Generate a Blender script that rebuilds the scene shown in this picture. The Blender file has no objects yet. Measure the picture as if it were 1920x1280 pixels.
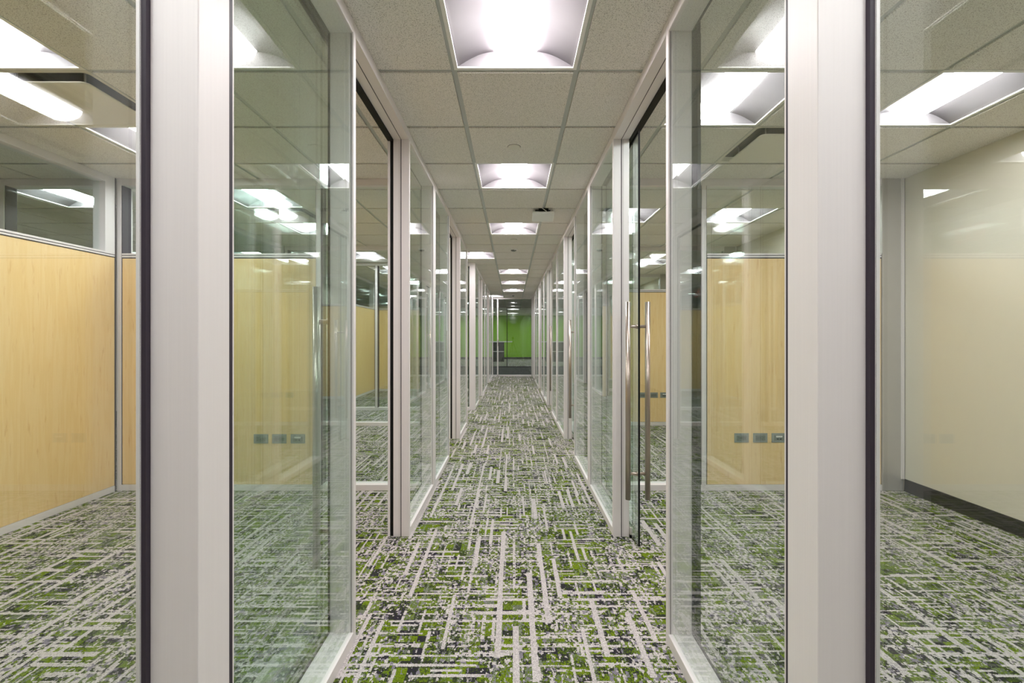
import bpy, bmesh, math, random
from mathutils import Vector, Matrix

# ---------------------------------------------------------------- camera, world, exposure
scn = bpy.context.scene
COL = scn.collection
cam_data = bpy.data.cameras.new('camera')
cam = bpy.data.objects.new('camera', cam_data)
COL.objects.link(cam)
cam.location = (0, 0, 1.275)
cam.rotation_euler = (math.pi / 2, 0, 0)
cam_data.sensor_width = 36.0
cam_data.lens = 36.0 * 866.0 / 1920.0
cam_data.shift_x = -1.5 / 1920.0
cam_data.shift_y = -7.0 / 1920.0
cam_data.clip_start = 0.01
cam_data.clip_end = 100
scn.camera = cam

world = bpy.data.worlds.new('world')
scn.world = world
world.use_nodes = True
world.node_tree.nodes['Background'].inputs[0].default_value = (0.75, 0.8, 0.85, 1)
world.node_tree.nodes['Background'].inputs[1].default_value = 0.05

scn.view_settings.view_transform = 'Standard'
scn.view_settings.look = 'None'
scn.view_settings.gamma = 1.0
scn.view_settings.use_curve_mapping = False
scn.view_settings.exposure = 1.47
LAMP = 13.0            # brightness of the troffer lenses

scn.cycles.transparent_max_bounces = 32
scn.cycles.max_bounces = 10
scn.cycles.diffuse_bounces = 5
scn.cycles.glossy_bounces = 6
scn.cycles.sample_clamp_indirect = 6.0
scn.cycles.blur_glossy = 0.3
scn.cycles.adaptive_threshold = 0.02

# ---------------------------------------------------------------- dimensions
CZ = 2.601             # face of the ceiling tiles
FZ = 2.609             # flange of the ceiling grid
XL, XR = -0.664, 0.644  # corridor faces of the two glass walls
TH = 0.102             # thickness of the partition frames
GX0, GY0, G = -0.2923, 2.300, 0.6096
OL, OR = -3.30, 3.262  # outer walls of the offices
END = 15.25

# ---------------------------------------------------------------- node helpers
class NT:
    def __init__(s, name):
        s.m = bpy.data.materials.new(name)
        s.m.use_nodes = True
        s.t = s.m.node_tree
        s.t.nodes.clear()
        s.out = s.t.nodes.new('ShaderNodeOutputMaterial')
    def n(s, typ, **kw):
        nd = s.t.nodes.new(typ)
        for k, v in kw.items():
            setattr(nd, k, v)
        return nd
    def put(s, sock, v):
        if isinstance(v, bpy.types.NodeSocket):
            s.t.links.new(v, sock)
        elif v is not None:
            sock.default_value = v
    def math(s, op, a, b=None, c=None, clamp=False):
        nd = s.n('ShaderNodeMath', operation=op)
        nd.use_clamp = clamp
        s.put(nd.inputs[0], a)
        if b is not None: s.put(nd.inputs[1], b)
        if c is not None: s.put(nd.inputs[2], c)
        return nd.outputs[0]
    def mix(s, f, a, b):
        nd = s.n('ShaderNodeMix', data_type='RGBA')
        s.put(nd.inputs[0], f); s.put(nd.inputs[6], a); s.put(nd.inputs[7], b)
        return nd.outputs[2]
    def xyz(s, x, y, z=0.0):
        nd = s.n('ShaderNodeCombineXYZ')
        s.put(nd.inputs[0], x); s.put(nd.inputs[1], y); s.put(nd.inputs[2], z)
        return nd.outputs[0]
    def white(s, vec):
        nd = s.n('ShaderNodeTexWhiteNoise', noise_dimensions='3D')
        s.put(nd.inputs['Vector'], vec)
        return nd.outputs['Value']
    def noise(s, vec, scale, detail=2.0, rough=0.5):
        nd = s.n('ShaderNodeTexNoise')
        s.put(nd.inputs['Vector'], vec)
        nd.inputs['Scale'].default_value = scale
        nd.inputs['Detail'].default_value = detail
        nd.inputs['Roughness'].default_value = rough
        return nd.outputs['Fac']
    def pos(s):
        g = s.n('ShaderNodeNewGeometry')
        sp = s.n('ShaderNodeSeparateXYZ')
        s.t.links.new(g.outputs['Position'], sp.inputs[0])
        return g.outputs['Position'], sp.outputs[0], sp.outputs[1], sp.outputs[2]
    def bsdf(s, col, rough=0.5, metal=0.0, spec=0.5, bump=None, bstr=0.2, bdist=0.002, **kw):
        b = s.n('ShaderNodeBsdfPrincipled')
        s.put(b.inputs['Base Color'], col)
        s.put(b.inputs['Roughness'], rough)
        s.put(b.inputs['Metallic'], metal)
        b.inputs['Specular IOR Level'].default_value = spec
        for k, v in kw.items():
            s.put(b.inputs[k.replace('_', ' ')], v)
        if bump is not None:
            bp = s.n('ShaderNodeBump')
            bp.inputs['Strength'].default_value = bstr
            bp.inputs['Distance'].default_value = bdist
            s.put(bp.inputs['Height'], bump)
            s.t.links.new(bp.outputs[0], b.inputs['Normal'])
        s.t.links.new(b.outputs[0], s.out.inputs[0])
        return b

def C4(r, g, b): return (r, g, b, 1.0)
def srgb(r, g, b):
    f = lambda v: (v / 255 / 12.92) if v / 255 <= 0.04045 else ((v / 255 + 0.055) / 1.055) ** 2.4
    return (f(r), f(g), f(b), 1.0)

def plain(name, col, rough=0.5, metal=0.0, spec=0.5, mottle=0.04, scale=6.0):
    t = NT(name)
    P, x, y, z = t.pos()
    nz = t.noise(P, scale, 3.0)
    k = t.math('MULTIPLY_ADD', nz, mottle * 2, 1 - mottle)
    hs = t.n('ShaderNodeHueSaturation')
    t.put(hs.inputs['Color'], col); t.put(hs.inputs['Value'], k)
    t.bsdf(hs.outputs[0], rough, metal, spec)
    return t.m

def make_alu():
    t = NT('satin_aluminium')
    P, x, y, z = t.pos()
    v = t.xyz(t.math('MULTIPLY', x, 60.0), t.math('MULTIPLY', y, 60.0), t.math('MULTIPLY', z, 0.7))
    nz = t.noise(v, 4.0, 3.0)
    k = t.math('MULTIPLY_ADD', nz, 0.06, 0.97)
    hs = t.n('ShaderNodeHueSaturation')
    t.put(hs.inputs['Color'], srgb(233, 227, 229)); t.put(hs.inputs['Value'], k)
    t.bsdf(hs.outputs[0], 0.5, 0.10, 0.45)
    return t.m

def make_glass(name, tint):
    """clear sheet: tinted transmission, mirror reflection by Schlick's law on either face"""
    t = NT(name)
    g = t.n('ShaderNodeNewGeometry')
    dp = t.n('ShaderNodeVectorMath', operation='DOT_PRODUCT')
    t.t.links.new(g.outputs['Normal'], dp.inputs[0]); t.t.links.new(g.outputs['Incoming'], dp.inputs[1])
    c = t.math('ABSOLUTE', dp.outputs['Value'])
    f = t.math('POWER', t.math('SUBTRACT', 1.0, c, clamp=True), 4.4)
    F = t.math('MULTIPLY_ADD', f, 0.955, 0.045, clamp=True)
    tr = t.n('ShaderNodeBsdfTransparent'); tr.inputs[0].default_value = tint
    gl = t.n('ShaderNodeBsdfGlossy'); gl.inputs['Roughness'].default_value = 0.0
    gl.inputs['Color'].default_value = C4(0.97, 1.0, 0.99)
    mx = t.n('ShaderNodeMixShader')
    t.put(mx.inputs[0], F)
    t.t.links.new(tr.outputs[0], mx.inputs[1]); t.t.links.new(gl.outputs[0], mx.inputs[2])
    t.t.links.new(mx.outputs[0], t.out.inputs[0])
    return t.m

def make_emit(name, col, s):
    t = NT(name)
    e = t.n('ShaderNodeEmission')
    e.inputs[0].default_value = col; e.inputs[1].default_value = s
    t.t.links.new(e.outputs[0], t.out.inputs[0])
    return t.m

def make_wood():
    t = NT('maple_laminate')
    P, x, y, z = t.pos()
    u = t.math('ADD', x, y)
    v1 = t.xyz(t.math('MULTIPLY', u, 14.0), 0.0, t.math('MULTIPLY', z, 1.1))
    wob = t.noise(v1, 1.0, 3.0)
    rings = t.math('SINE', t.math('MULTIPLY_ADD', wob, 30.0, t.math('MULTIPLY', u, 26.0)))
    rings = t.math('MULTIPLY_ADD', rings, 0.5, 0.5)
    fine = t.noise(t.xyz(t.math('MULTIPLY', u, 210.0), 0.0, t.math('MULTIPLY', z, 5.0)), 1.0, 3.0, 0.6)
    knots = t.noise(t.xyz(t.math('MULTIPLY', u, 36.0), 3.0, t.math('MULTIPLY', z, 5.5)), 1.0, 3.0, 0.6)
    kn = t.n('ShaderNodeMapRange'); t.put(kn.inputs[0], knots)
    kn.inputs[1].default_value = 0.60; kn.inputs[2].default_value = 0.75
    band = t.noise(t.xyz(t.math('MULTIPLY', u, 5.0), 7.0, t.math('MULTIPLY', z, 0.15)), 1.0, 2.0)
    c = t.mix(t.math('MULTIPLY', rings, 0.6), srgb(246, 220, 172), srgb(238, 205, 146))
    c = t.mix(t.math('MULTIPLY', fine, 0.45), c, srgb(233, 194, 128))
    c = t.mix(t.math('MULTIPLY', kn.outputs[0], 0.6), c, srgb(206, 150, 84))
    c = t.mix(t.math('MULTIPLY', band, 0.35), c, srgb(243, 206, 142))
    t.bsdf(c, 0.30, 0.0, 0.45)
    return t.m

def make_tile():
    t = NT('mineral_ceiling_tile')
    P, x, y, z = t.pos()
    n1 = t.noise(P, 270.0, 2.0, 0.6)
    mr = t.n('ShaderNodeMapRange'); t.put(mr.inputs[0], n1)
    mr.inputs[1].default_value = 0.32; mr.inputs[2].default_value = 0.47
    n2 = t.noise(P, 420.0, 2.0, 0.6)
    cell = t.white(t.xyz(t.math('FLOOR', t.math('DIVIDE', t.math('SUBTRACT', x, GX0), G)),
                         t.math('FLOOR', t.math('DIVIDE', t.math('SUBTRACT', y, GY0), G)), 5.0))
    base = t.mix(n2, srgb(234, 230, 226), srgb(250, 246, 242))
    base = t.mix(t.math('MULTIPLY', cell, 0.25), base, srgb(238, 229, 218))
    c = t.mix(mr.outputs[0], srgb(158, 152, 144), base)
    t.bsdf(c, 0.95, 0.0, 0.1, bump=n1, bstr=0.5, bdist=0.002)
    return t.m

def make_carpet():
    t = NT('woven_plaid_carpet')
    P, x, y, z = t.pos()
    jn = t.n('ShaderNodeTexNoise'); jn.inputs['Scale'].default_value = 210.0; jn.inputs['Detail'].default_value = 1.0
    t.put(jn.inputs['Vector'], P)
    js = t.n('ShaderNodeSeparateColor'); t.t.links.new(jn.outputs['Color'], js.inputs[0])
    u = t.math('ADD', x, t.math('MULTIPLY_ADD', js.outputs[0], 0.010, -0.005))
    v = t.math('ADD', y, t.math('MULTIPLY_ADD', js.outputs[1], 0.010, -0.005))
    def fl(a, s, off=0.0):
        return t.math('FLOOR', t.math('MULTIPLY_ADD', a, 1.0 / s, off))
    def fr(a, s):
        return t.math('FRACT', t.math('DIVIDE', a, s))
    def strokes(a, b, w, duty, L, thr, seed):
        """broken lines that run along b"""
        i = fl(a, w)
        r = t.white(t.xyz(i, seed, 0.5))
        k = t.math('FLOOR', t.math('ADD', t.math('DIVIDE', b, L), t.math('MULTIPLY', r, 9.0)))
        h = t.white(t.xyz(i, k, seed + 0.3))
        wd = t.math('MULTIPLY', t.math('MULTIPLY_ADD', t.white(t.xyz(i, k, seed + 0.7)), 0.7, 0.55), duty)
        return t.math('MULTIPLY', t.math('LESS_THAN', h, thr), t.math('LESS_THAN', fr(a, w), wd))
    # regions: dense speckle or calm plaid, drawn out along the corridor
    reg = t.noise(t.xyz(t.math('MULTIPLY', x, 1.6), y, 0.0), 2.6, 3.0, 0.6)
    regs = t.n('ShaderNodeMapRange'); t.put(regs.inputs[0], reg)
    regs.inputs[1].default_value = 0.40; regs.inputs[2].default_value = 0.62
    R = regs.outputs[0]
    # ground colours in a plaid of cells
    ci = fl(u, 0.045); cj = fl(v, 0.038)
    tuft = t.white(t.xyz(fl(x, 0.004), fl(y, 0.004), 2.0))
    big = t.white(t.xyz(ci, cj, 11.0))
    spk = t.noise(t.xyz(x, t.math('MULTIPLY', y, 0.6), 0.0), 115.0, 2.0, 0.7)
    drift = t.noise(P, 1.7, 2.0)
    a = t.math('ADD', big, t.math('MULTIPLY_ADD', drift, 0.9, -0.45))
    a = t.math('ADD', a, t.math('MULTIPLY', t.math('SUBTRACT', spk, 0.5), t.math('MULTIPLY_ADD', R, 3.4, 0.9)))
    ramp = t.n('ShaderNodeValToRGB')
    ramp.color_ramp.interpolation = 'CONSTANT'
    e = ramp.color_ramp.elements
    e[0].position = 0.0; e[0].color = srgb(50, 46, 57)
    e[1].position = 0.10; e[1].color = srgb(54, 60, 46)
    for p, c in ((0.28, (70, 84, 42)), (0.46, (110, 131, 28)), (0.80, (92, 114, 32)), (0.93, (112, 118, 102))):
        q = e.new(p); q.color = srgb(*c)
    t.put(ramp.inputs[0], a)
    g = ramp.outputs[0]
    dk = t.math('MULTIPLY', t.math('LESS_THAN', tuft, 0.30), 0.40)
    g = t.mix(dk, g, srgb(38, 42, 32))
    # thin grey-green threads
    th = strokes(u, v, 0.026, 0.5, 0.35, 0.13, 31.0)
    g = t.mix(t.math('MULTIPLY', th, t.math('LESS_THAN', tuft, 0.55)), g, srgb(126, 131, 118))
    # pale yarn
    pale = t.mix(tuft, srgb(166, 159, 161), srgb(212, 205, 205))
    A = strokes(u, v, 0.074, 0.32, 0.40, 0.34, 1.0)
    A2 = strokes(u, v, 0.046, 0.30, 0.17, 0.38, 5.0)
    B = strokes(v, u, 0.056, 0.40, 0.24, 0.42, 9.0)
    B2 = strokes(v, u, 0.028, 0.38, 0.12, 0.30, 14.0)
    calm = t.math('SUBTRACT', 1.0, t.math('MULTIPLY', R, 0.6))
    keep = t.math('LESS_THAN', t.white(t.xyz(fl(x, 0.012), fl(y, 0.009), 41.0)), calm)
    lines = t.math('MAXIMUM', A, t.math('MULTIPLY', t.math('MAXIMUM', t.math('MAXIMUM', A2, B), B2), t.math('MAXIMUM', keep, 0.0)))
    s1 = t.white(t.xyz(fl(u, 0.013), fl(v, 0.017), 51.0))
    sn = t.noise(t.xyz(x, t.math('MULTIPLY', y, 0.65), 0.0), 62.0, 2.0, 0.6)
    s2 = t.math('GREATER_THAN', t.math('MULTIPLY_ADD', s1, 0.28, sn), t.math("MULTIPLY_ADD", R, -0.17, 0.805))
    greyer = t.mix(t.math('GREATER_THAN', s1, 0.84), pale, srgb(128, 122, 136))
    c = t.mix(s2, g, greyer)
    c = t.mix(lines, c, pale)
    t.bsdf(c, 1.0, 0.0, 0.05, bump=t.math('ADD', tuft, t.math('MULTIPLY', lines, 0.8)), bstr=0.35, bdist=0.003)
    return t.m

def make_dark_carpet():
    t = NT('charcoal_carpet')
    P, x, y, z = t.pos()
    w = t.white(t.xyz(t.math('FLOOR', t.math('MULTIPLY', x, 50.0)), t.math('FLOOR', t.math('MULTIPLY', y, 18.0)), 1.0))
    c = t.mix(w, srgb(62, 64, 66), srgb(104, 106, 106))
    t.bsdf(c, 1.0, 0.0, 0.05)
    return t.m

M = {}
M['alu'] = make_alu()
M['alu_dark'] = plain('grey_aluminium', srgb(196, 192, 188), 0.4, 0.3)
M['black'] = plain('black_gasket', C4(0.006, 0.006, 0.006), 0.6, 0, 0.3, 0.0)
M['seal'] = plain('dark_purple_gasket', C4(0.045, 0.035, 0.05), 0.5, 0, 0.3, 0.0)
M['glass'] = make_glass('clear_glass', C4(0.945, 0.982, 0.970))
M['green_glass'] = make_glass('green_tinted_glass', C4(0.885, 0.957, 0.93))
M['glass_edge'] = plain('polished_glass_edge', C4(0.004, 0.02, 0.015), 0.15, 0, 0.6, 0.0)
M['wood'] = make_wood()
M['tile'] = make_tile()
M['grid'] = plain('ceiling_grid_metal', srgb(192, 195, 192), 0.35, 0.0, 0.5, 0.02)
M['carpet'] = make_carpet()
M['dark_carpet'] = make_dark_carpet()
M['beige'] = plain('beige_painted_wall', srgb(222, 215, 201), 0.28, 0, 0.5, 0.015, 1.5)
M['green'] = plain('lime_green_wall', srgb(150, 205, 50), 0.6, 0, 0.3, 0.02, 1.0)
M['rubber'] = plain('black_rubber_base', C4(0.012, 0.012, 0.012), 0.35, 0, 0.5, 0.1, 30)
M['reflector'] = plain('white_reflector', srgb(132, 127, 131), 0.5, 0, 0.4, 0.0)
M['frame_white'] = plain('white_fixture_frame', srgb(244, 242, 240), 0.4, 0, 0.5, 0.0)
M['lens'] = make_emit('lit_lens', C4(1.0, 0.968, 0.962), LAMP)
M['steel'] = plain('brushed_steel', srgb(186, 174, 164), 0.28, 0.9, 0.5, 0.05, 20)
M['outlet'] = plain('grey_faceplate', srgb(142, 148, 144), 0.4, 0, 0.4, 0.0)
M['outlet_in'] = plain('grey_receptacle', srgb(118, 124, 120), 0.4, 0, 0.4, 0.0)
M['slot'] = plain('outlet_slot', C4(0.01, 0.01, 0.01), 0.6, 0, 0.2, 0.0)
M['plastic'] = plain('white_plastic', srgb(242, 242, 242), 0.4, 0, 0.5, 0.0)
M['diffuser'] = plain('white_enamel', srgb(226, 222, 212), 0.3, 0, 0.5, 0.0)
M['detector_grey'] = plain('grey_plastic', srgb(120, 122, 120), 0.35, 0, 0.5, 0.0)
M['duct'] = plain('dark_duct', C4(0.05, 0.055, 0.055), 0.4, 0.4, 0.5, 0.05)
M['dark_wood'] = plain('dark_cabinet_laminate', srgb(40, 34, 35), 0.4, 0, 0.4, 0.08, 12)
M['white_top'] = plain('white_worktop', srgb(225, 225, 222), 0.35, 0, 0.5, 0.0)
M['carbon'] = plain('tripod_black', C4(0.012, 0.012, 0.013), 0.4, 0, 0.5, 0.0)
M['red'] = make_emit('lit_red_letters', C4(1.0, 0.12, 0.07), 1.6)

# ---------------------------------------------------------------- mesh helpers
class MB:
    def __init__(s): s.bm = bmesh.new(); s.mats = []
    def mi(s, m):
        if m not in s.mats: s.mats.append(m)
        return s.mats.index(m)
    def box(s, x0, x1, y0, y1, z0, z1, m='alu', sides=None):
        if x0 > x1: x0, x1 = x1, x0
        if y0 > y1: y0, y1 = y1, y0
        i = s.mi(m)
        vs = [s.bm.verts.new(p) for p in ((x0,y0,z0),(x1,y0,z0),(x1,y1,z0),(x0,y1,z0),(x0,y0,z1),(x1,y0,z1),(x1,y1,z1),(x0,y1,z1))]
        for k, f in enumerate(((3,2,1,0),(4,5,6,7),(0,1,5,4),(2,3,7,6),(1,2,6,5),(3,0,4,7))):
            fc = s.bm.faces.new([vs[j] for j in f]); fc.material_index = i
            if sides and k in sides: fc.material_index = s.mi(sides[k])
        return s
    def quad(s, pts, m):
        f = s.bm.faces.new([s.bm.verts.new(p) for p in pts]); f.material_index = s.mi(m); return s
    def poly_prism(s, prof, axis, a0, a1, m, caps=True, closed=True):
        """prof: list of 2d points; extruded along axis"""
        def pt(p, a):
            return {'x': (a, p[0], p[1]), 'y': (p[0], a, p[1]), 'z': (p[0], p[1], a)}[axis]
        A = [s.bm.verts.new(pt(p, a0)) for p in prof]; B = [s.bm.verts.new(pt(p, a1)) for p in prof]
        i = s.mi(m); n = len(prof)
        for k in range(n if closed else n - 1):
            f = s.bm.faces.new((A[k], A[(k+1) % n], B[(k+1) % n], B[k])); f.material_index = i
        if caps:
            f = s.bm.faces.new(A); f.material_index = i
            f = s.bm.faces.new(B[::-1]); f.material_index = i
        return s
    def tube(s, p0, p1, r, m, n=16, r1=None):
        p0 = Vector(p0); p1 = Vector(p1); d = (p1 - p0).normalized()
        a = d.orthogonal().normalized(); b = d.cross(a)
        r1 = r if r1 is None else r1
        i = s.mi(m)
        A = [s.bm.verts.new(p0 + (a*math.cos(t)+b*math.sin(t))*r) for t in [2*math.pi*k/n for k in range(n)]]
        B = [s.bm.verts.new(p1 + (a*math.cos(t)+b*math.sin(t))*r1) for t in [2*math.pi*k/n for k in range(n)]]
        for k in range(n):
            f = s.bm.faces.new((A[k], A[(k+1)%n], B[(k+1)%n], B[k])); f.material_index = i; f.smooth = True
        f = s.bm.faces.new(A[::-1]); f.material_index = i
        f = s.bm.faces.new(B); f.material_index = i
        return s
    def lathe(s, c, prof, m, n=28):
        """prof: (r, z) list, about the vertical through c"""
        i = s.mi(m); rings = []
        for r, z in prof:
            rings.append([s.bm.verts.new((c[0]+r*math.cos(2*math.pi*k/n), c[1]+r*math.sin(2*math.pi*k/n), c[2]+z)) for k in range(n)])
        for R0, R1 in zip(rings, rings[1:]):
            for k in range(n):
                f = s.bm.faces.new((R0[k], R0[(k+1)%n], R1[(k+1)%n], R1[k])); f.material_index = i; f.smooth = True
        for R0 in (rings[0], rings[-1]):
            f = s.bm.faces.new(R0); f.material_index = i
        return s
    def build(s, name, parent=None, bevel=0.0, fix=True):
        if fix: bmesh.ops.recalc_face_normals(s.bm, faces=s.bm.faces[:])
        me = bpy.data.meshes.new(name); s.bm.to_mesh(me); s.bm.free()
        for m in s.mats: me.materials.append(M[m])
        o = bpy.data.objects.new(name, me); COL.objects.link(o)
        if parent is not None: o.parent = parent
        if bevel:
            b = o.modifiers.new('bevel', 'BEVEL'); b.width = bevel; b.segments = 2
            b.limit_method = 'ANGLE'; b.harden_normals = False
        return o

def empty(name, loc=(0, 0, 0), rz=0.0):
    o = bpy.data.objects.new(name, None); COL.objects.link(o)
    o.location = loc; o.rotation_euler = (0, 0, rz); o.empty_display_size = 0.1
    return o
def tag(o, label, cat, group=None):
    o['label'] = label; o['category'] = cat
    if group: o['group'] = group
    return o
def struct(o, label=None):
    o['kind'] = 'structure'
    if label: o['label'] = label
    return o
def copy_tree(o, parent=None):
    c = o.copy(); COL.objects.link(c); c.parent = parent
    for ch in list(o.children):
        copy_tree(ch, c)
    return c

# ---------------------------------------------------------------- ceiling cells
def cell(ix, iy):
    return GX0 + G * ix, GY0 + G * iy
LIGHTS = [
 # ix, iy, label
 (0, -7, 'ceiling troffer light behind the viewpoint, second one back over the corridor'),
 (0, -4, 'ceiling troffer light just behind the viewpoint over the corridor'),
 (0, -1, 'big square troffer light over the corridor at the top edge, nearest one'),
 (0, 2, 'square troffer light over the corridor, between round disc and white access point'),
 (0, 5, 'square troffer light over the corridor, just beyond the white access point'),
 (-1, 8, 'troffer light over the mouth of the side corridor, left of the smoke detector'),
 (0, 11, 'troffer light over the corridor, first centred one beyond the smoke detector'),
 (0, 14, 'troffer light over the corridor, second centred one beyond the smoke detector'),
 (0, 17, 'troffer light over the corridor, last centred one before the end glass'),
 (-1, 20, 'troffer light left of centre right against the end glass wall'),
 (-4, -4, 'troffer light in the near left office, behind the viewpoint'),
 (-4, -1, 'troffer light in the near left office at the top left corner'),
 (-4, 1, 'troffer light in the near left office, just beyond the square air diffuser'),
 (-4, 3, 'troffer light in the second left office, seen over the maple wall, nearer one'),
 (-4, 5, 'troffer light in the second left office, seen over the maple wall, farther one'),
 (-7, 3, 'troffer light beyond the left maple wall, seen through its clerestory glass'),
 (-7, -1, 'troffer light beyond the near left maple wall'),
 (-4, 8, 'troffer light in the left side corridor, seen through the left doorway'),
 (-7, 8, 'troffer light at the far left of the side corridor'),
 (-4, 11, 'troffer light in the left office just past the side corridor'),
 (-4, 14, 'troffer light in the left office, second past the side corridor'),
 (-4, 19, 'troffer light in the last left office by the end glass'),
 (2, 0, 'troffer light in the near right office, close to the corridor glass'),
 (4, 0, 'troffer light in the near right office, close to the beige wall'),
 (4, -4, 'added fill troffer in the near right office behind the viewpoint, close to the beige wall'),  # unseen fill, added to brighten the post faces turned to the viewpoint
 (2, -4, 'added fill troffer in the near right office behind the viewpoint'),  # added out of view to lift the front of the right post
 (-2, -4, 'added fill troffer in the near left office behind the viewpoint, close to the corridor glass'),  # added out of view to lift the front of the left post
 (2, 4, 'troffer light in the second right office, close to the corridor glass'),
 (4, 4, 'troffer light in the second right office, close to the beige wall'),
 (2, 9, 'troffer light in the third right office, close to the corridor glass'),
 (4, 9, 'troffer light in the third right office, close to the beige wall'),
 (2, 14, 'troffer light in the fourth right office, close to the corridor glass'),
 (4, 14, 'troffer light in the fourth right office, close to the beige wall'),
 (3, 18, 'troffer light in the last right office by the end glass'),
 (-3, 25, 'troffer light beyond the end glass, left over the charcoal carpet'),
 (2, 25, 'troffer light beyond the end glass, right over the charcoal carpet'),
 (0, 31, 'troffer light in the green room over the dark cabinet'),
 (-4, 33, 'troffer light in the green room, far left'),
 (4, 33, 'troffer light in the green room, far right'),
 (0, 37, 'troffer light in the green room, centred, nearest to the green wall'),
 (-3, 39, 'added wall-wash troffer in the green room, left of centre, nearest to the green wall'),  # extra light added to wash the green wall, left half
 (3, 39, 'added wall-wash troffer in the green room, right of centre, nearest to the green wall'),  # extra light added to wash the green wall, right half
 (-2, 35, 'added fill troffer in the green room, left of centre, one row before the wall wash'),  # added fill that brightens the green end, left side
 (2, 35, 'added fill troffer in the green room, right of centre, one row before the wall wash'),  # added fill that brightens the green end, right side
]
DIFFS = [(-4, 0, 'square plaque air diffuser in the near left office ceiling between two lights'),
         (3, 1, 'square plaque air diffuser in the near right office ceiling'),
         (-4, 4, 'square plaque air diffuser in the second left office between its two lights')]
LSET = {(a, b) for a, b, _ in LIGHTS} | {(a, b) for a, b, _ in DIFFS}

def build_ceiling():
    mb = MB()
    IX0, IX1, IY0, IY1 = -11, 9, -11, 42
    for ix in range(IX0, IX1):
        for iy in range(IY0, IY1):
            x, y = cell(ix, iy)
            w = 0.0145
            if (ix, iy) in LSET:
                continue
            a, b, c, d = x + w, x + G - w, y + w, y + G - w
            mb.quad(((a, c, CZ), (a, d, CZ), (b, d, CZ), (b, c, CZ)), 'tile')
            for p, q in (((a, c), (b, c)), ((b, c), (b, d)), ((b, d), (a, d)), ((a, d), (a, c))):
                mb.quad(((p[0], p[1], CZ), (q[0], q[1], CZ), (q[0], q[1], FZ + 0.004), (p[0], p[1], FZ + 0.004)), 'tile')
    # flanges of the grid
    X0 = GX0 + G * IX0; X1 = GX0 + G * IX1; Y0 = GY0 + G * IY0; Y1 = GY0 + G * IY1
    for ix in range(IX0, IX1 + 1):
        x = GX0 + G * ix
        mb.box(x - 0.013, x + 0.013, Y0, Y1, FZ, FZ + 0.02, 'grid')
    for iy in range(IY0, IY1 + 1):
        y = GY0 + G * iy
        mb.box(X0, X1, y - 0.013, y + 0.013, FZ + 0.0005, FZ + 0.02, 'grid')
    o = mb.build('ceiling', fix=False)
    struct(o, 'suspended ceiling of speckled mineral tiles in a pale metal grid')
    s = MB(); s.box(X0, X1, Y0, Y1, 2.85, 2.9, 'beige')
    struct(s.build('ceiling_slab'))
build_ceiling()

# ---------------------------------------------------------------- floor
mb = MB(); mb.box(-7.0, 5.2, -4.4, END + 0.05, -0.05, 0.0, 'carpet')
struct(mb.build('floor'), 'office carpet with a broken plaid of pale, green and charcoal yarn')
mb = MB(); mb.box(-7.0, 5.2, END + 0.05, 20.1, -0.05, -0.001, 'dark_carpet')
struct(mb.build('floor_cross_corridor'), 'charcoal carpet beyond the end glass wall')
mb = MB(); mb.box(-7.0, 5.2, 20.1, 27.7, -0.05, 0.0, 'carpet')
struct(mb.build('floor_green_room'))

# ---------------------------------------------------------------- glass walls along the corridor
win_no = [0]
def wname():
    win_no[0] += 1
    return 'window_%d' % win_no[0]

def glass_bay(side, y0, y1, post0=None, post1=None, label=None, gasket=True, gl='glass'):
    """one glazed bay between y0 and y1; posts are (ya, yb) blocks at its ends"""
    s = -1 if side == 'L' else 1
    xo = XL if side == 'L' else XR
    xi = xo + s * TH
    root = struct(empty(wname(), (xo, (y0 + y1) / 2, 0)), label)
    off = Vector(root.location)
    def fin(mb, name, bev=0.0015):
        o = mb.build(name, root, bev); o.location = -off; return o
    a = post0[1] if post0 else y0
    b = post1[0] if post1 else y1
    fin(MB().box(xo, xi, a, b, 0.0, 0.047, 'alu'), 'base_rail')
    fin(MB().box(xo, xi, a, b, 2.545, CZ - 0.0005, 'alu'), 'top_rail', 0.004)
    if gasket:
        g = MB()
        g.box(xi - s*0.004, xi + s*0.003, a, b, 0.044, 0.052, 'black')
        g.box(xi - s*0.004, xi + s*0.003, a, b, 2.540, 2.548, 'black')
        for yy in ((a, a + 0.006), (b - 0.006, b)):
            g.box(xi - s*0.004, xi + s*0.003, yy[0], yy[1], 0.052, 2.540, 'black')
        fin(g, 'gasket', 0)
    p = MB()
    p.box(xo + s*0.010, xo + s*0.020, a - 0.004, b + 0.004, 0.040, 2.552, gl,
          {2: 'glass_edge', 3: 'glass_edge', 0: 'glass_edge', 1: 'glass_edge'})
    fin(p, 'glass_pane', 0)
    for k, post in enumerate((post0, post1)):
        if not post: continue
        ya, yb = post
        m = MB()
        m.box(xo, xi, ya, yb, 0.0, CZ - 0.0005, 'alu')
        o = fin(m, 'post', 0.002)
        g = MB()
        yy = yb if k == 0 else ya
        sg = 1 if k == 0 else -1
        near = ya < 1.0
        th = (0.012 if s < 0 else 0.007) if near else 0.0012
        g.box(xo + s*(0.0006 if near else 0.0085), xo + s*(0.026 if near else 0.0100), yy, yy + sg*th, 0.047, 2.545, 'seal')
        fin(g, 'seal_strip', 0)
        if near:
            e = MB().box(xo + s*0.0003, xo + s*0.012, yy + sg*th, yy + sg*(th + 0.005), 0.047, 2.545, 'alu')
            fin(e, 'glazing_stop', 0)
    return root

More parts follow.
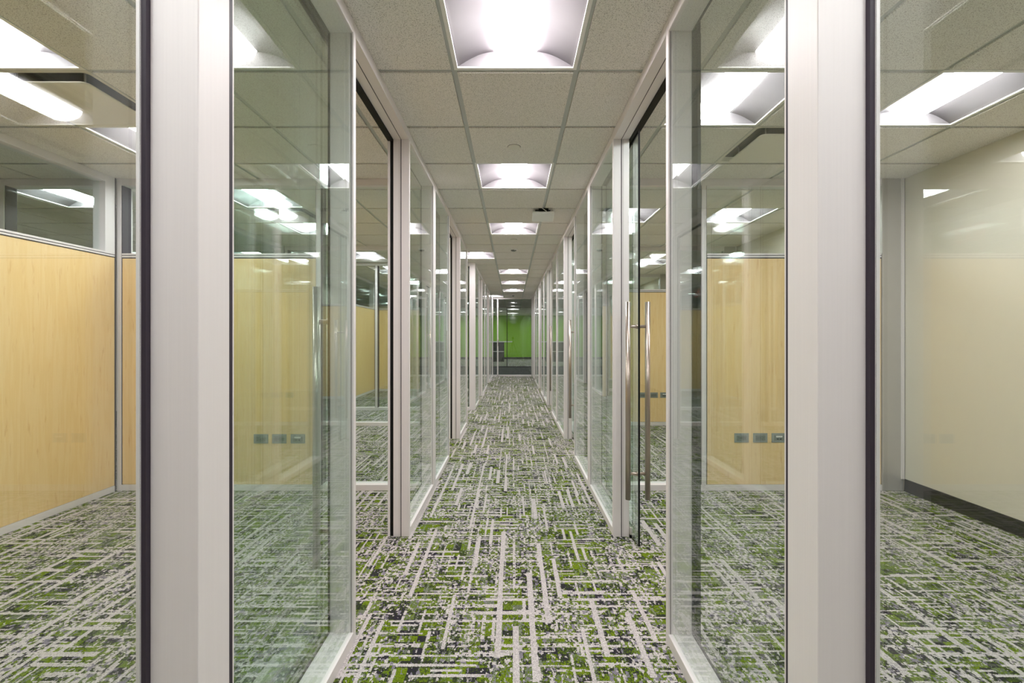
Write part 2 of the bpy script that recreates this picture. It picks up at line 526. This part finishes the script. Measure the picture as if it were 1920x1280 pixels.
def jamb_details(side, y, facing, closing):
    """groove and pull-in channel of the door jamb; facing -1: the face that looks back to the viewpoint"""
    s = -1 if side == 'L' else 1
    xo = XL if side == 'L' else XR
    xi = xo + s * TH
    m = MB()
    m.box(xo + s*0.050, xo + s*0.055, y, y + facing*0.0012, 0.0, 2.545, 'seal')
    m.box(xo + s*0.062, xo + s*0.064, y, y + facing*0.0010, 0.0, 2.545, 'alu_dark')
    g = m
    if closing:
        g.box(xi, xi + s*0.022, y - facing*0.012, y - facing*0.022, 0.0, 2.54, 'black')
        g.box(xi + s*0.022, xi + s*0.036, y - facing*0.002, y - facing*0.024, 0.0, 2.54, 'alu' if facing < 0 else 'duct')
    return g

LWALL = [  # y0, y1, post0, post1, label
 (1.083, 1.956, (0.975, 1.083), (1.926, 1.956), 'near left glazed partition bay between the thick post and the first doorway'),
 (2.960, 3.925, (2.960, 2.990), (3.870, 3.980), 'left glazed bay just past the first doorway'),
 (3.980, 4.850, None, (4.820, 4.850), 'left glazed bay before the second doorway'),
 (5.830, 6.780, (5.830, 5.860), (6.700, 6.780), 'left glazed bay ending at the side corridor'),
 (8.150, 9.160, (8.150, 8.260), (9.130, 9.160), 'left glazed bay starting at the far corner of the side corridor'),
 (10.160, 11.14, (10.16, 10.19), (11.03, 11.14), 'left glazed bay past the third doorway'),
 (11.14, 12.00, None, (11.97, 12.00), 'left glazed bay before the fourth doorway'),
 (13.00, 14.00, (13.00, 13.03), (13.90, 14.00), 'left glazed bay past the fourth doorway'),
 (14.00, END, None, (END - 0.06, END), 'last left glazed bay at the end wall'),
]
RWALL = [
 (1.083, 1.944, (0.975, 1.083), (1.914, 1.944), 'near right glazed partition bay between the thick post and the open sliding door'),
 (2.960, 3.980, (2.960, 2.990), (3.870, 3.980), 'right glazed bay behind the open sliding door'),
 (3.980, 4.850, None, (4.820, 4.850), 'right glazed bay before the second doorway'),
 (5.830, 6.880, (5.830, 5.860), (6.770, 6.880), 'right glazed bay past the second doorway'),
 (6.880, 7.750, None, (7.720, 7.750), 'right glazed bay before the third doorway'),
 (8.750, 9.780, (8.750, 8.780), (9.670, 9.780), 'right glazed bay past the third doorway'),
 (9.780, 10.65, None, (10.62, 10.65), 'right glazed bay before the fourth doorway'),
 (11.65, 12.68, (11.65, 11.68), (12.57, 12.68), 'right glazed bay past the fourth doorway'),
 (12.68, 13.55, None, (13.52, 13.55), 'right glazed bay before the fifth doorway'),
 (14.50, END, (14.50, 14.53), (END - 0.06, END), 'last right glazed bay at the end wall'),
]
for side, W in (('L', LWALL), ('R', RWALL)):
    for y0, y1, p0, p1, lb in W:
        glass_bay(side, y0, y1, p0, p1, lb)
# the bays beside the viewpoint: single sheet on the office side
for side in 'LR':
    s = -1 if side == 'L' else 1
    xo = XL if side == 'L' else XR
    xi = xo + s * TH
    root = struct(empty(wname(), (xo, 0, 0)), 'glazed bay beside the viewpoint on the ' + ('left' if s < 0 else 'right'))
    def fin(mb, name, bev=0.0015):
        o = mb.build(name, root, bev); o.location = (-xo, 0, 0); return o
    fin(MB().box(xo, xi + s*0.014, -1.0, 0.975, 2.545, CZ - 0.0005, 'alu'), 'top_rail', 0.004)
    fin(MB().box(xo, xi + s*0.014, -1.0, 0.975, 0.0, 0.047, 'alu'), 'base_rail')
    fin(MB().box(xo, xi, -1.10, -1.0, 0.0, CZ - 0.0005, 'alu'), 'post', 0.002)
    fin(MB().box(xi, xi + s*0.010, 0.964, 0.977, 0.0, CZ - 0.0005, 'seal'), 'gasket', 0)
    fin(MB().box(xi + s*0.010, xi + s*0.018, 0.960, 1.083, 0.0, CZ - 0.0005, 'alu'), 'glazing_stop', 0.001)
    fin(MB().box(xi + s*0.010, xi + s*0.018, -1.0, 0.962, 0.04, 2.552, 'glass',
        {2: 'glass_edge', 3: 'glass_edge', 0: 'glass_edge', 1: 'glass_edge'}), 'glass_pane', 0)

# ---------------------------------------------------------------- doorways: header, track, jambs
DOORS = [('L', 1.956, 2.960, 'near'), ('L', 4.85, 5.83, 'near'), ('L', 9.16, 10.16, 'near'), ('L', 12.0, 13.0, 'near'),
         ('R', 1.944, 2.960, 'far'), ('R', 4.85, 5.83, 'far'), ('R', 7.75, 8.75, 'far'), ('R', 10.65, 11.65, 'far'), ('R', 13.55, 14.50, 'far')]
ORD = ['first', 'second', 'third', 'fourth', 'fifth']
count = {'L': 0, 'R': 0}
door_no = 0
for side, y0, y1, stack in DOORS:
    s = -1 if side == 'L' else 1
    xo = XL if side == 'L' else XR
    xi = xo + s * TH
    sn = 'left' if s < 0 else 'right'
    k = ORD[count[side]]; count[side] += 1
    root = struct(empty('trim_%d' % (door_no + 1), (xo, (y0+y1)/2, 0)), 'aluminium frame of the %s %s doorway' % (k, sn))
    off = Vector(root.location)
    h = MB()
    h.box(xo, xi, y0, y1, 2.545, CZ - 0.0005, 'alu')
    h.box(xo + s*0.050, xo + s*0.054, y0, y1, 2.5435, 2.5465, 'seal')
    o = h.build('header', root, 0.003); o.location = -off
    t0, t1 = (y0 - 0.85, y1 + 0.02) if stack == 'near' else (y0 - 0.02, y1 + 0.88)
    t = MB()
    t.box(xi + s*0.001, xi + s*0.036, t0, t1, 2.536, CZ - 0.001, 'black')
    o = t.build('door_track', root); o.location = -off
    for yy, fc in ((y0, 1), (y1, -1)):
        closing = (stack == 'near' and fc == -1) or (stack == 'far' and fc == 1)
        o = jamb_details(side, yy, fc, closing).build('jamb_strip', root); o.location = -off
    # the sliding leaf, pushed open along the office side of the partition
    door_no += 1
    if stack == 'near':
        ye = y0 + 0.064; ya, yb = ye - 0.98, ye
        yh = ye - 0.030
    else:
        ye = y1 - 0.160; ya, yb = ye, ye + 0.98
        yh = ye + 0.030
    xg = xi + s*0.020
    door = struct(empty('door_%d' % door_no, (xg, (ya+yb)/2, 0)), 'frameless green glass sliding door slid open at the %s %s doorway' % (k, sn))
    off = Vector(door.location)
    d = MB().box(xg - 0.005, xg + 0.005, ya + 0.004, yb - 0.004, 0.010, 2.536, 'green_glass', {0: 'glass_edge', 1: 'glass_edge'})
    o = d.build('glass_leaf', door); o.location = -off
    e = MB()
    e.box(xg - 0.0055, xg + 0.0055, ya, ya + 0.005, 0.010, 2.536, 'black')
    e.box(xg - 0.0055, xg + 0.0055, yb - 0.005, yb, 0.010, 2.536, 'black')
    o = e.build('edge_seal', door); o.location = -off
    hd = empty('pull_handle', (0, 0, 0)); hd.parent = door; hd.location = -off
    bars = (s, -s)
    for sg in bars:
        xb = xg + sg*0.060
        b = MB().tube((xb, yh, 0.285), (xb, yh, 1.494), 0.016, 'steel', 20)
        b.build('bar', hd)
    st = MB()
    for z in (0.442, 1.344):
        st.tube((xg - 0.060, yh, z), (xg + 0.060, yh, z), 0.0095, 'steel', 14)
        st.tube((xg - 0.012, yh, z), (xg + 0.012, yh, z), 0.014, 'steel', 14)
    st.build('standoff', hd)
    g = MB()
    yg = y1 - 0.012 if stack == 'far' else y0 + 0.012
    g.box(xi + s*0.001, xg + 0.012*s, yg - 0.012, yg + 0.012, 0.0, 0.022, 'alu_dark')
    g.box(xi + s*0.001, xi + s*0.012, yg - 0.012, yg + 0.012, 0.0, 0.065, 'alu_dark')
    o = g.build('floor_guide', root); o.location = -Vector(root.location)

# ---------------------------------------------------------------- office dividers, facing the viewpoint
wall_no = 0
def divider(y, segs, label, name):
    """segs: (kind, x0, x1); kinds: glass, wood, filler"""
    root = struct(empty(name, (0, y, 0)), label)
    T = 0.10
    fr = MB()
    xs = [g[1] for g in segs] + [g[2] for g in segs]
    lo, hi = min(xs), max(xs)
    fr.box(lo, hi, 0, T, 2.545, CZ - 0.0005, 'alu')
    base = MB().box(lo, hi, 0.0, T, 0.0, 0.049, 'alu')
    base.build('base_rail', root, 0.0015)
    for kd, x0, x1 in segs:
        if kd == 'glass':
            MB().box(x0, x1, 0.045, 0.055, 0.045, 2.55, 'glass', {4: 'glass_edge', 5: 'glass_edge', 0: 'glass_edge', 1: 'glass_edge'}).build('glass_pane', root)
        elif kd == 'wood':
            p = MB().box(x0 + 0.003, x1 - 0.003, 0.004, T - 0.004, 0.053, 1.940, 'wood')
            p.build('wood_panel', root)
            MB().box(x0, x1, 0.0, T, 1.945, 1.978, 'alu').box(x0, x1, 0.003, T-0.003, 1.935, 1.947, 'seal').box(x0, x1, -0.0012, T-0.003, 1.958, 1.964, 'seal').build('sill_rail', root, 0.001)
            MB().box(x0, x1, 0.045, 0.055, 1.970, 2.55, 'glass', {4: 'glass_edge', 5: 'glass_edge', 0: 'glass_edge', 1: 'glass_edge'}).build('clerestory_pane', root)
        elif kd == 'filler':
            MB().box(x0 + 0.003, x1, -0.004, T, 0.0, CZ - 0.0005, 'alu_dark').build('filler_panel', root, 0.002)
        elif kd == 'post':
            fr.box(x0, x1, -0.002, T + 0.002, 0.0, CZ - 0.0005, 'alu')
            fr.box(x0 - 0.006, x0, 0.004, T - 0.004, 0.045, 2.548, 'seal')
            fr.box(x1, x1 + 0.006, 0.004, T - 0.004, 0.045, 2.548, 'seal')
    fr.build('frame', root, 0.0015)
    return root

xl = XL - TH; xr = XR + TH
Ldiv = [('glass', -1.60, xl), ('post', -1.64, -1.60), ('wood', -3.26, -1.64), ('post', -3.30, -3.265)]
Rdiv = [('glass', xr, 1.575), ('post', 1.575, 1.612), ('wood', 1.62, 3.075), ('filler', 3.075, 3.255)]
divider(3.85, Ldiv, 'maple wall with clerestory glass closing the near left office', 'wall_left_divider')
divider(3.85, Rdiv, 'maple wall with clerestory glass closing the near right office', 'wall_right_divider')
divider(6.68, [('glass', -2.38, xl), ('post', -2.42, -2.38), ('glass', -3.26, -2.42), ('post', -3.30, -3.26)],
        'full-height glass wall on the near side of the left side corridor', 'wall_side_corridor_near')
divider(8.12, [('glass', -2.38, xl), ('post', -2.42, -2.38), ('glass', -3.26, -2.42), ('post', -3.30, -3.26)],
        'full-height glass wall on the far side of the left side corridor', 'wall_side_corridor_far')
divider(11.05, Ldiv, 'maple divider in the left row, first past the side corridor', 'wall_left_divider_beyond')
divider(13.95, Ldiv, 'maple divider at the end of the left row', 'wall_left_divider_last')
divider(6.72, Rdiv, 'maple divider seen through the right doorway', 'wall_right_divider_second')
divider(9.65, Rdiv, 'third maple divider in the right row', 'wall_right_divider_third')
divider(12.55, Rdiv, 'fourth maple divider in the right row', 'wall_right_divider_fourth')
divider(3.85, [('glass', -4.24, -3.40), ('post', -4.28, -4.24), ('glass', -6.6, -4.28)], 'glass wall beyond the left maple wall', 'wall_far_left_divider')

# long maple wall on the left with its clerestory
def long_wood(y0, y1, name, label, joints=()):
    root = struct(empty(name, (OL, 0, 0)), label)
    MB().box(-0.10, 0.0, y0, y1, 0.0, 0.049, 'alu').build('base_rail', root, 0.0015)
    js = [y0] + list(joints) + [y1]
    for a, b in zip(js, js[1:]):
        MB().box(-0.097, -0.003, a + 0.002, b - 0.002, 0.052, 1.940, 'wood').build('wood_panel', root)
    f = MB()
    f.box(-0.10, 0.0, y0, y1, 1.945, 1.978, 'alu')
    f.box(-0.097, -0.003, y0, y1, 1.935, 1.947, 'seal')
    f.box(-0.099, 0.0012, y0, y1, 1.958, 1.964, 'seal')
    f.box(-0.10, 0.0, y0, y1, 2.545, CZ - 0.0005, 'alu')
    for a in joints: f.box(-0.10, 0.0, a - 0.02, a + 0.02, 1.976, 2.547, 'alu')
    f.box(-0.10, 0.0, y1 - 0.10, y1, 1.976, 2.547, 'alu')
    f.box(-0.10, 0.0, y0, y0 + 0.05, 1.976, 2.547, 'alu')
    f.box(-0.10, 0.002, y1 - 0.010, y1, 0.0, CZ - 0.001, 'seal')
    f.build('frame', root, 0.0015)
    MB().box(-0.055, -0.045, y0, y1, 1.97, 2.55, 'glass', {2: 'glass_edge', 3: 'glass_edge', 0: 'glass_edge', 1: 'glass_edge'}).build('clerestory_pane', root)
long_wood(-4.0, 3.84, 'wall_left', 'long maple-panelled wall with clerestory glass on the left', (-2.4, 0.35))
long_wood(3.96, 6.67, 'wall_left_second', 'maple-panelled side wall of the second left office')
long_wood(8.23, 11.04, 'wall_left_third', 'maple-panelled side wall past the side corridor', (9.6,))
long_wood(11.16, 13.94, 'wall_left_fourth', 'maple-panelled side wall of the last left offices')
long_wood(14.06, END, 'wall_left_fifth', 'maple-panelled side wall beside the end glass')

# right painted wall
mb = MB(); mb.box(OR, OR + 0.12, -4.0, END - 0.01, 0.0, 2.72, 'beige')
struct(mb.build('wall_right'), 'glossy beige wall of the right offices')
for i, (a, b) in enumerate(((-4.0, 3.84), (3.96, 6.71), (6.83, 9.64), (9.76, 12.54), (12.66, END - 0.02))):
    prof = [(0.0, 0.0), (-0.012, 0.0), (-0.009, 0.012), (-0.005, 0.10), (0.0, 0.102)]
    mb = MB(); mb.poly_prism([(OR + p[0], p[1]) for p in prof], 'y', a, b, 'rubber')
    struct(mb.build('baseboard_right_%d' % (i + 1)))
# aluminium corner channel where the filler meets the beige wall
for y in (3.85, 6.72, 9.65, 12.55):
    mb = MB(); mb.box(OR - 0.030, OR - 0.006, y - 0.012, y + 0.0, 0.10, CZ - 0.001, 'alu')
    mb.box(OR - 0.006, OR, y - 0.008, y, 0.10, CZ - 0.001, 'seal')
    struct(mb.build('trim_corner_channel_%d' % int(y * 10)))

# outer shell
mb = MB(); mb.box(-7.0, -6.9, -4.4, 27.7, 0, 2.9, 'beige'); struct(mb.build('wall_far_left'))
mb = MB(); mb.box(-7.0, 5.2, -4.5, -4.4, 0, 2.9, 'beige'); struct(mb.build('wall_back'))
mb = MB(); mb.box(5.1, 5.2, -4.4, 27.7, 0, 2.9, 'beige'); struct(mb.build('wall_far_right'))
mb = MB(); mb.box(-7.0, 5.2, 27.6, 27.7, 0, 2.9, 'green'); struct(mb.build('wall_green'), 'lime green wall at the far end')
mb = MB(); mb.box(-6.9, 5.1, 27.585, 27.6, 0, 0.12, 'rubber'); struct(mb.build('baseboard_green'))

# ---------------------------------------------------------------- end glass walls
def end_wall():
    root = struct(empty('wall_end', (0, END, 0)), 'glass wall across the end of the corridor')
    f = MB()
    f.box(-3.3, 3.3, 0, 0.10, 2.555, CZ - 0.0005, 'alu')
    for x in (-0.50, -2.0, 1.9):
        f.box(x - 0.022, x + 0.022, 0.0, 0.10, 0.0, 2.556, 'alu')
    f.box(XR - 0.03, XR + TH, -0.002, 0.12, 0.0, CZ - 0.001, 'alu_dark')
    f.box(XL - TH, XL + 0.01, -0.002, 0.12, 0.0, CZ - 0.001, 'alu')
    f.build('frame', root, 0.0015)
    MB().box(-3.3, 3.3, 0, 0.10, 0.0, 0.050, 'alu').build('base_rail', root, 0.0015)
    MB().box(-3.3, 3.3, 0.045, 0.057, 0.045, 2.557, 'glass').build('glass_pane', root)
    MB().tube((-0.478, -0.03, 1.0), (-0.478, -0.03, 1.25), 0.012, 'steel').tube((-0.478, -0.03, 1.02), (-0.478, 0.0, 1.02), 0.006, 'steel').tube((-0.478, -0.03, 1.23), (-0.478, 0.0, 1.23), 0.006, 'steel').build('door_handle', root)
end_wall()
root = struct(empty('wall_green_room_glass', (0, 20.05, 0)), 'frameless butt-jointed glass wall in front of the green room')
for a, b in ((-6.9, -3.4), (-3.39, -0.255), (-0.245, 2.9), (2.91, 5.1)):
    MB().box(a, b, 0, 0.012, 0.03, 2.58, 'glass').build('glass_pane', root)
f = MB()
f.box(-6.9, 5.1, -0.012, 0.024, 0.0, 0.035, 'seal'); f.box(-6.9, 5.1, -0.012, 0.024, 2.57, CZ - 0.0005, 'alu_dark')
for x in (-3.395, -0.25, 2.905): f.box(x - 0.014, x + 0.014, -0.002, 0.014, 0.03, 2.58, 'seal')
f.build('frame', root)

# ---------------------------------------------------------------- troffer lights
def troffer():
    root = empty('troffer_light')
    H = G / 2
    z0 = FZ
    # frame ring
    f = MB()
    a, b = H - 0.001, H - 0.020
    for (x0, x1, y0, y1) in ((-a, a, -a, -b), (-a, a, b, a), (-a, -b, -b, b), (b, a, -b, b)):
        f.box(x0, x1, y0, y1, -0.003, 0.006, 'frame_white')
    f.build('frame', root, 0.001)
    # curved side wings and end plates
    w = MB()
    n = 12
    prof = []
    for i in range(n + 1):
        t = i / n
        x = -b + (b - 0.105) * t
        z = 0.004 + 0.072 * math.sin(t * math.pi / 2)
        prof.append((x, z))
    full = prof + [(-p[0], p[1]) for p in prof[::-1]]
    i0 = w.mi('reflector')
    A = [w.bm.verts.new((p[0], -b, p[1])) for p in full]; B = [w.bm.verts.new((p[0], b, p[1])) for p in full]
    for k in range(len(full) - 1):
        fc = w.bm.faces.new((A[k], A[k+1], B[k+1], B[k])); fc.material_index = i0; fc.smooth = True
    w.bm.faces.new(A); w.bm.faces.new(B[::-1])
    # closed housing above
    w.box(-a, a, -a, a, 0.08, 0.11, 'reflector')
    for (x0, x1, y0, y1) in ((-a, a, -a, -b - 0.001), (-a, a, b + 0.001, a), (-a, -b - 0.001, -b, b), (b + 0.001, a, -b, b)):
        w.box(x0, x1, y0, y1, 0.006, 0.08, 'reflector')
    w.build('reflector', root, fix=False)
    l = MB()
    m = 14
    pr = []
    for i in range(m + 1):
        t = -1 + 2 * i / m
        pr.append((0.105 * t, 0.072 - 0.056 * math.sqrt(max(0, 1 - t * t))))
    l.poly_prism(pr, 'y', -b + 0.012, b - 0.012, 'lens')
    o = l.build('lens', root)
    for p in o.data.polygons: p.use_smooth = True
    return root
proto = None
def ceil_grp(ix, iy):
    if ix in (0, -1) and iy < 21: return 'square troffer lights along the corridor ceiling'
    if iy >= 25: return 'troffer lights beyond the end glass'
    return 'troffer lights in the left office ceilings' if ix < 0 else 'troffer lights in the right office ceilings'
for ix, iy, lb in LIGHTS:
    if proto is None:
        o = proto = troffer()
    else:
        o = copy_tree(proto)
    x, y = cell(ix, iy)
    o.location = (x + G/2, y + G/2, FZ)
    tag(o, lb, 'ceiling light', ceil_grp(ix, iy))

# ---------------------------------------------------------------- plaque diffusers
def diffuser():
    root = empty('air_diffuser')
    a = G / 2 - 0.001
    f = MB()
    ring = [(a, 0.0), (0.283, 0.0), (0.278, 0.006), (0.262, 0.030), (0.235, 0.055), (0.20, 0.075)]
    def rr(h, z, n=5):
        r = 0.035 * min(1.0, (a - h) / 0.03 + 0.05)
        pts = []
        for cx, cy, a0 in ((h - r, h - r, 0), (-h + r, h - r, 90), (-h + r, -h + r, 180), (h - r, -h + r, 270)):
            for k in range(n + 1):
                t = math.radians(a0 + 90 * k / n)
                pts.append((cx + r * math.cos(t), cy + r * math.sin(t), z))
        return pts
    rings = [[f.bm.verts.new(p) for p in rr(h, z)] for h, z in ring]
    fr_i = f.mi('diffuser'); dk = f.mi('duct')
    for q, (R0, R1) in enumerate(zip(rings, rings[1:])):
        for k in range(len(R0)):
            fc = f.bm.faces.new((R0[k], R0[(k+1) % len(R0)], R1[(k+1) % len(R0)], R1[k]))
            fc.material_index = fr_i if q < 3 else dk; fc.smooth = True
    fc = f.bm.faces.new(rings[-1]); fc.material_index = dk
    f.build('frame', root, fix=False)
    p = MB()
    R = [[p.bm.verts.new(q) for q in rr(h, z)] for h, z in ((0.222, -0.010), (0.236, -0.016), (0.236, -0.020), (0.230, -0.023))]
    i = p.mi('diffuser')
    for R0, R1 in zip(R, R[1:]):
        for k in range(len(R0)):
            fc = p.bm.faces.new((R0[k], R0[(k+1) % len(R0)], R1[(k+1) % len(R0)], R1[k])); fc.material_index = i
    p.bm.faces.new(R[0]); p.bm.faces.new(R[-1][::-1])
    p.build('plaque', root)
    for sx in (-1, 1):
        for sy in (-1, 1):
            MB().tube((sx*0.18, sy*0.18, -0.012), (sx*0.18, sy*0.18, 0.075), 0.005, 'alu_dark', 8).build('hanger', root)
    return root
dp = None
for ix, iy, lb in DIFFS:
    if dp is None: o = dp = diffuser()
    else: o = copy_tree(dp)
    x, y = cell(ix, iy)
    o.location = (x + G/2, y + G/2, FZ - 0.003)
    tag(o, lb, 'air vent', 'square plaque air diffusers in the office ceilings')

# ---------------------------------------------------------------- small ceiling items
o = empty('sprinkler_cover', (0.009, 3.21, CZ))
MB().lathe((0, 0, 0), [(0.044, 0.0), (0.044, -0.003), (0.040, -0.005)], 'diffuser').build('cover_plate', o)
MB().lathe((0, 0, 0), [(0.046, 0.001), (0.046, -0.001)], 'seal').build('gap_ring', o)
tag(o, 'flat round off-white sprinkler cover plate on the corridor ceiling, the nearer one', 'sprinkler', 'sprinkler cover plates on the corridor ceiling')
c = copy_tree(o); c.location = (0.012, 6.24, CZ)
tag(c, 'flat round sprinkler cover plate on the ceiling just before the smoke detector', 'sprinkler', 'sprinkler cover plates on the corridor ceiling')
def detector(loc, lb):
    o = empty('smoke_detector', loc)
    MB().lathe((0, 0, 0), [(0.055, 0), (0.055, -0.012), (0.050, -0.016)], 'plastic').build('base', o)
    MB().lathe((0, 0, -0.016), [(0.042, 0), (0.040, -0.008), (0.030, -0.016), (0.016, -0.020)], 'detector_grey').build('dome', o)
    MB().tube((0.02, -0.036, -0.018), (0.02, -0.046, -0.018), 0.007, 'plastic', 10).build('indicator', o)
    return tag(o, lb, 'smoke detector', 'smoke detectors on the corridor ceiling')
detector((0.012, 6.91, CZ), 'round dark-domed smoke detector on the corridor ceiling, the nearer one')
detector((0.012, 12.25, CZ), 'small smoke detector on the ceiling between the last corridor lights')
detector((0.012, 14.40, CZ), 'small smoke detector on the ceiling close to the end glass wall')

ap = empty('access_point', (0.315, 4.80, CZ))
body = MB().box(-0.112, 0.112, -0.060, 0.110, -0.076, -0.044, 'plastic')
o = body.build('body', ap, 0.012); o.rotation_euler = (math.radians(-17), 0, 0)
MB().box(-0.05, 0.05, -0.075, 0.06, -0.034, -0.002, 'black').box(-0.085, -0.05, -0.070, 0.0, -0.040, -0.018, 'black').box(0.05, 0.07, -0.070, 0.0, -0.036, -0.018, 'black').build('mount', ap)
MB().tube((0.03, -0.082, -0.034), (-0.02, -0.082, 0.0), 0.003, 'plastic', 8).build('cable', ap)
tag(ap, 'white rectangular wireless access point hanging from the ceiling grid on a black mount', 'access point')

# ---------------------------------------------------------------- wall outlets
def outlet(kind):
    root = empty('data_outlet' if kind == 'data' else 'power_outlet')
    MB().box(-0.060, 0.060, -0.006, 0.0, -0.039, 0.039, 'outlet').build('faceplate', root, 0.002)
    p = MB().box(-0.040, 0.040, -0.009, -0.005, -0.022, 0.022, 'outlet_in')
    p.build('receptacle', root, 0.001)
    s = MB()
    if kind == 'data':
        MB().box(-0.026, 0.026, -0.0115, -0.008, 0.006, 0.018, 'white_top').build('label_strip', root)
        for sx in (-0.012, 0.012): s.box(sx - 0.007, sx + 0.007, -0.0098, -0.008, -0.013, -0.004, 'slot')
    else:
        for cx in (-0.020, 0.020):
            s.box(cx - 0.009, cx - 0.004, -0.0098, -0.008, 0.004, 0.007, 'slot')
            s.box(cx - 0.009, cx - 0.004, -0.0098, -0.008, -0.007, -0.004, 'slot')
            s.box(cx + 0.004, cx + 0.009, -0.0098, -0.008, -0.003, 0.003, 'slot')
        s.box(-0.002, 0.002, -0.0098, -0.008, -0.004, 0.004, 'slot')
    s.build('slots', root)
    return root
po, do = outlet('power'), outlet('data')
first = {'power': po, 'data': do}; used = set()
OUT = [('power', -2.100, 3.850, 0.433, 'leftmost grey power outlet on the maple wall of the near left office'),
       ('power', -1.947, 3.850, 0.433, 'middle grey power outlet of the three on the left maple wall'),
       ('data', -1.792, 3.850, 0.433, 'grey data outlet with pale strip on the left maple wall'),
       ('power', 1.907, 3.850, 0.441, 'leftmost grey power outlet on the maple wall of the near right office'),
       ('power', 2.063, 3.850, 0.441, 'middle grey power outlet of the three on the right maple wall'),
       ('data', 2.218, 3.850, 0.441, 'grey data outlet with pale strip on the right maple wall'),
       ('power', 1.895, 6.720, 0.441, 'small grey power outlet partly behind the sliding door handle, far maple wall'),
       ('power', 2.050, 6.720, 0.441, 'grey power outlet seen through the right doorway, middle of three'),
       ('data', 2.205, 6.720, 0.441, 'grey data outlet seen at the right edge of the right doorway')]
for kd, x, y, z, lb in OUT:
    if kd not in used: o = first[kd]; used.add(kd)
    else: o = copy_tree(first[kd])
    o.location = (x, y + 0.004, z)
    tag(o, lb, 'wall outlet', 'grey wall outlets on the maple walls')

# ---------------------------------------------------------------- exit sign in the left office (seen only as a reflection)
ex = empty('exit_sign', (-2.64, 3.61, 2.12), math.pi / 2)
MB().box(-0.165, 0.165, 0.0, 0.045, 0.0, 0.21, 'plastic').build('housing', ex, 0.004)
MB().box(-0.03, 0.03, 0.01, 0.035, 0.21, CZ - 2.12, 'plastic').build('stem', ex)
L = MB()
def bar(x0, x1, z0, z1): L.box(x0, x1, -0.003, 0.0, z0, z1, 'red')
zb, zt, w = 0.03, 0.18, 0.018
x = -0.14
bar(x, x+w, zb, zt); bar(x+w, x+0.06, zb, zb+w); bar(x+w, x+0.06, zt-w, zt); bar(x+w, x+0.05, 0.096, 0.114)
x = -0.062
for sg in (1, -1):
    A = [(x + 0.0, zb if sg > 0 else zt), (x + w, zb if sg > 0 else zt), (x + 0.072, zt if sg > 0 else zb), (x + 0.072 - w, zt if sg > 0 else zb)]
    L.poly_prism(A, 'y', -0.003 - (0.0004 if sg > 0 else 0), 0.0, 'red')
x = 0.034
bar(x, x+w, zb, zt)
x = 0.068
bar(x, x+0.07, zt-w, zt); bar(x+0.026, x+0.044, zb, zt-w)
L.build('lettering', ex)
tag(ex, 'white exit sign with red letters in the near left office, mirrored in the right glass', 'sign')

# ---------------------------------------------------------------- cabinet with worktop in the green room
cb = empty('storage_cabinet', (-1.05, 24.6, 0))
MB().box(-0.58, 0.58, 0.0, 0.60, 0.0, 1.035, 'dark_wood').build('carcass', cb, 0.004)
MB().box(-0.60, 1.03, -0.05, 0.66, 1.035, 1.085, 'white_top').build('worktop', cb, 0.004)
for i in range(3):
    for zz in ((0.06, 0.52), (0.57, 1.02)):
        x0 = -0.57 + i * 0.38
        d = MB().box(x0 + 0.004, x0 + 0.376, -0.018, 0.0, zz[0], zz[1], 'dark_wood').build('door', cb, 0.002)
MB().box(-0.58, 0.58, -0.020, 0.0, 0.525, 0.560, 'alu').build('divider_rail', cb)
tag(cb, 'dark cabinet with overhanging white worktop beyond the end glass before the green wall', 'cabinet')

# ---------------------------------------------------------------- camera on its tripod (mirrored in the end glass)
tp = empty('camera_tripod', (0.0, -0.16, 0))
apex = Vector((0.0, 0.0, 1.05))
for a in (90, 210, 330):
    r = math.radians(a + 12)
    ft = Vector((0.36 * math.cos(r), 0.36 * math.sin(r), 0.012))
    mid = apex.lerp(ft, 0.5)
    MB().tube(apex, mid, 0.016, 'carbon', 12, 0.014).tube(mid, ft, 0.011, 'carbon', 12, 0.009).build('leg', tp)
MB().tube((0, 0, 0.98), (0, 0, 1.19), 0.014, 'carbon').build('centre_column', tp)
MB().lathe((0, 0, 1.14), [(0.03, 0), (0.034, 0.02), (0.026, 0.04), (0.03, 0.05)], 'carbon').tube((0.02, 0, 1.16), (0.10, 0.02, 1.15), 0.007, 'carbon').build('ball_head', tp)
MB().box(-0.072, 0.072, -0.045, 0.035, 1.19, 1.305, 'carbon').box(-0.03, 0.03, -0.03, 0.03, 1.305, 1.345, 'carbon').build('camera_body', tp, 0.01)
MB().tube((0, 0.035, 1.262), (0, 0.115, 1.262), 0.036, 'carbon', 24).build('lens_barrel', tp)
tag(tp, 'black photo camera standing on a tripod at the viewpoint, mirrored in the end glass', 'tripod')
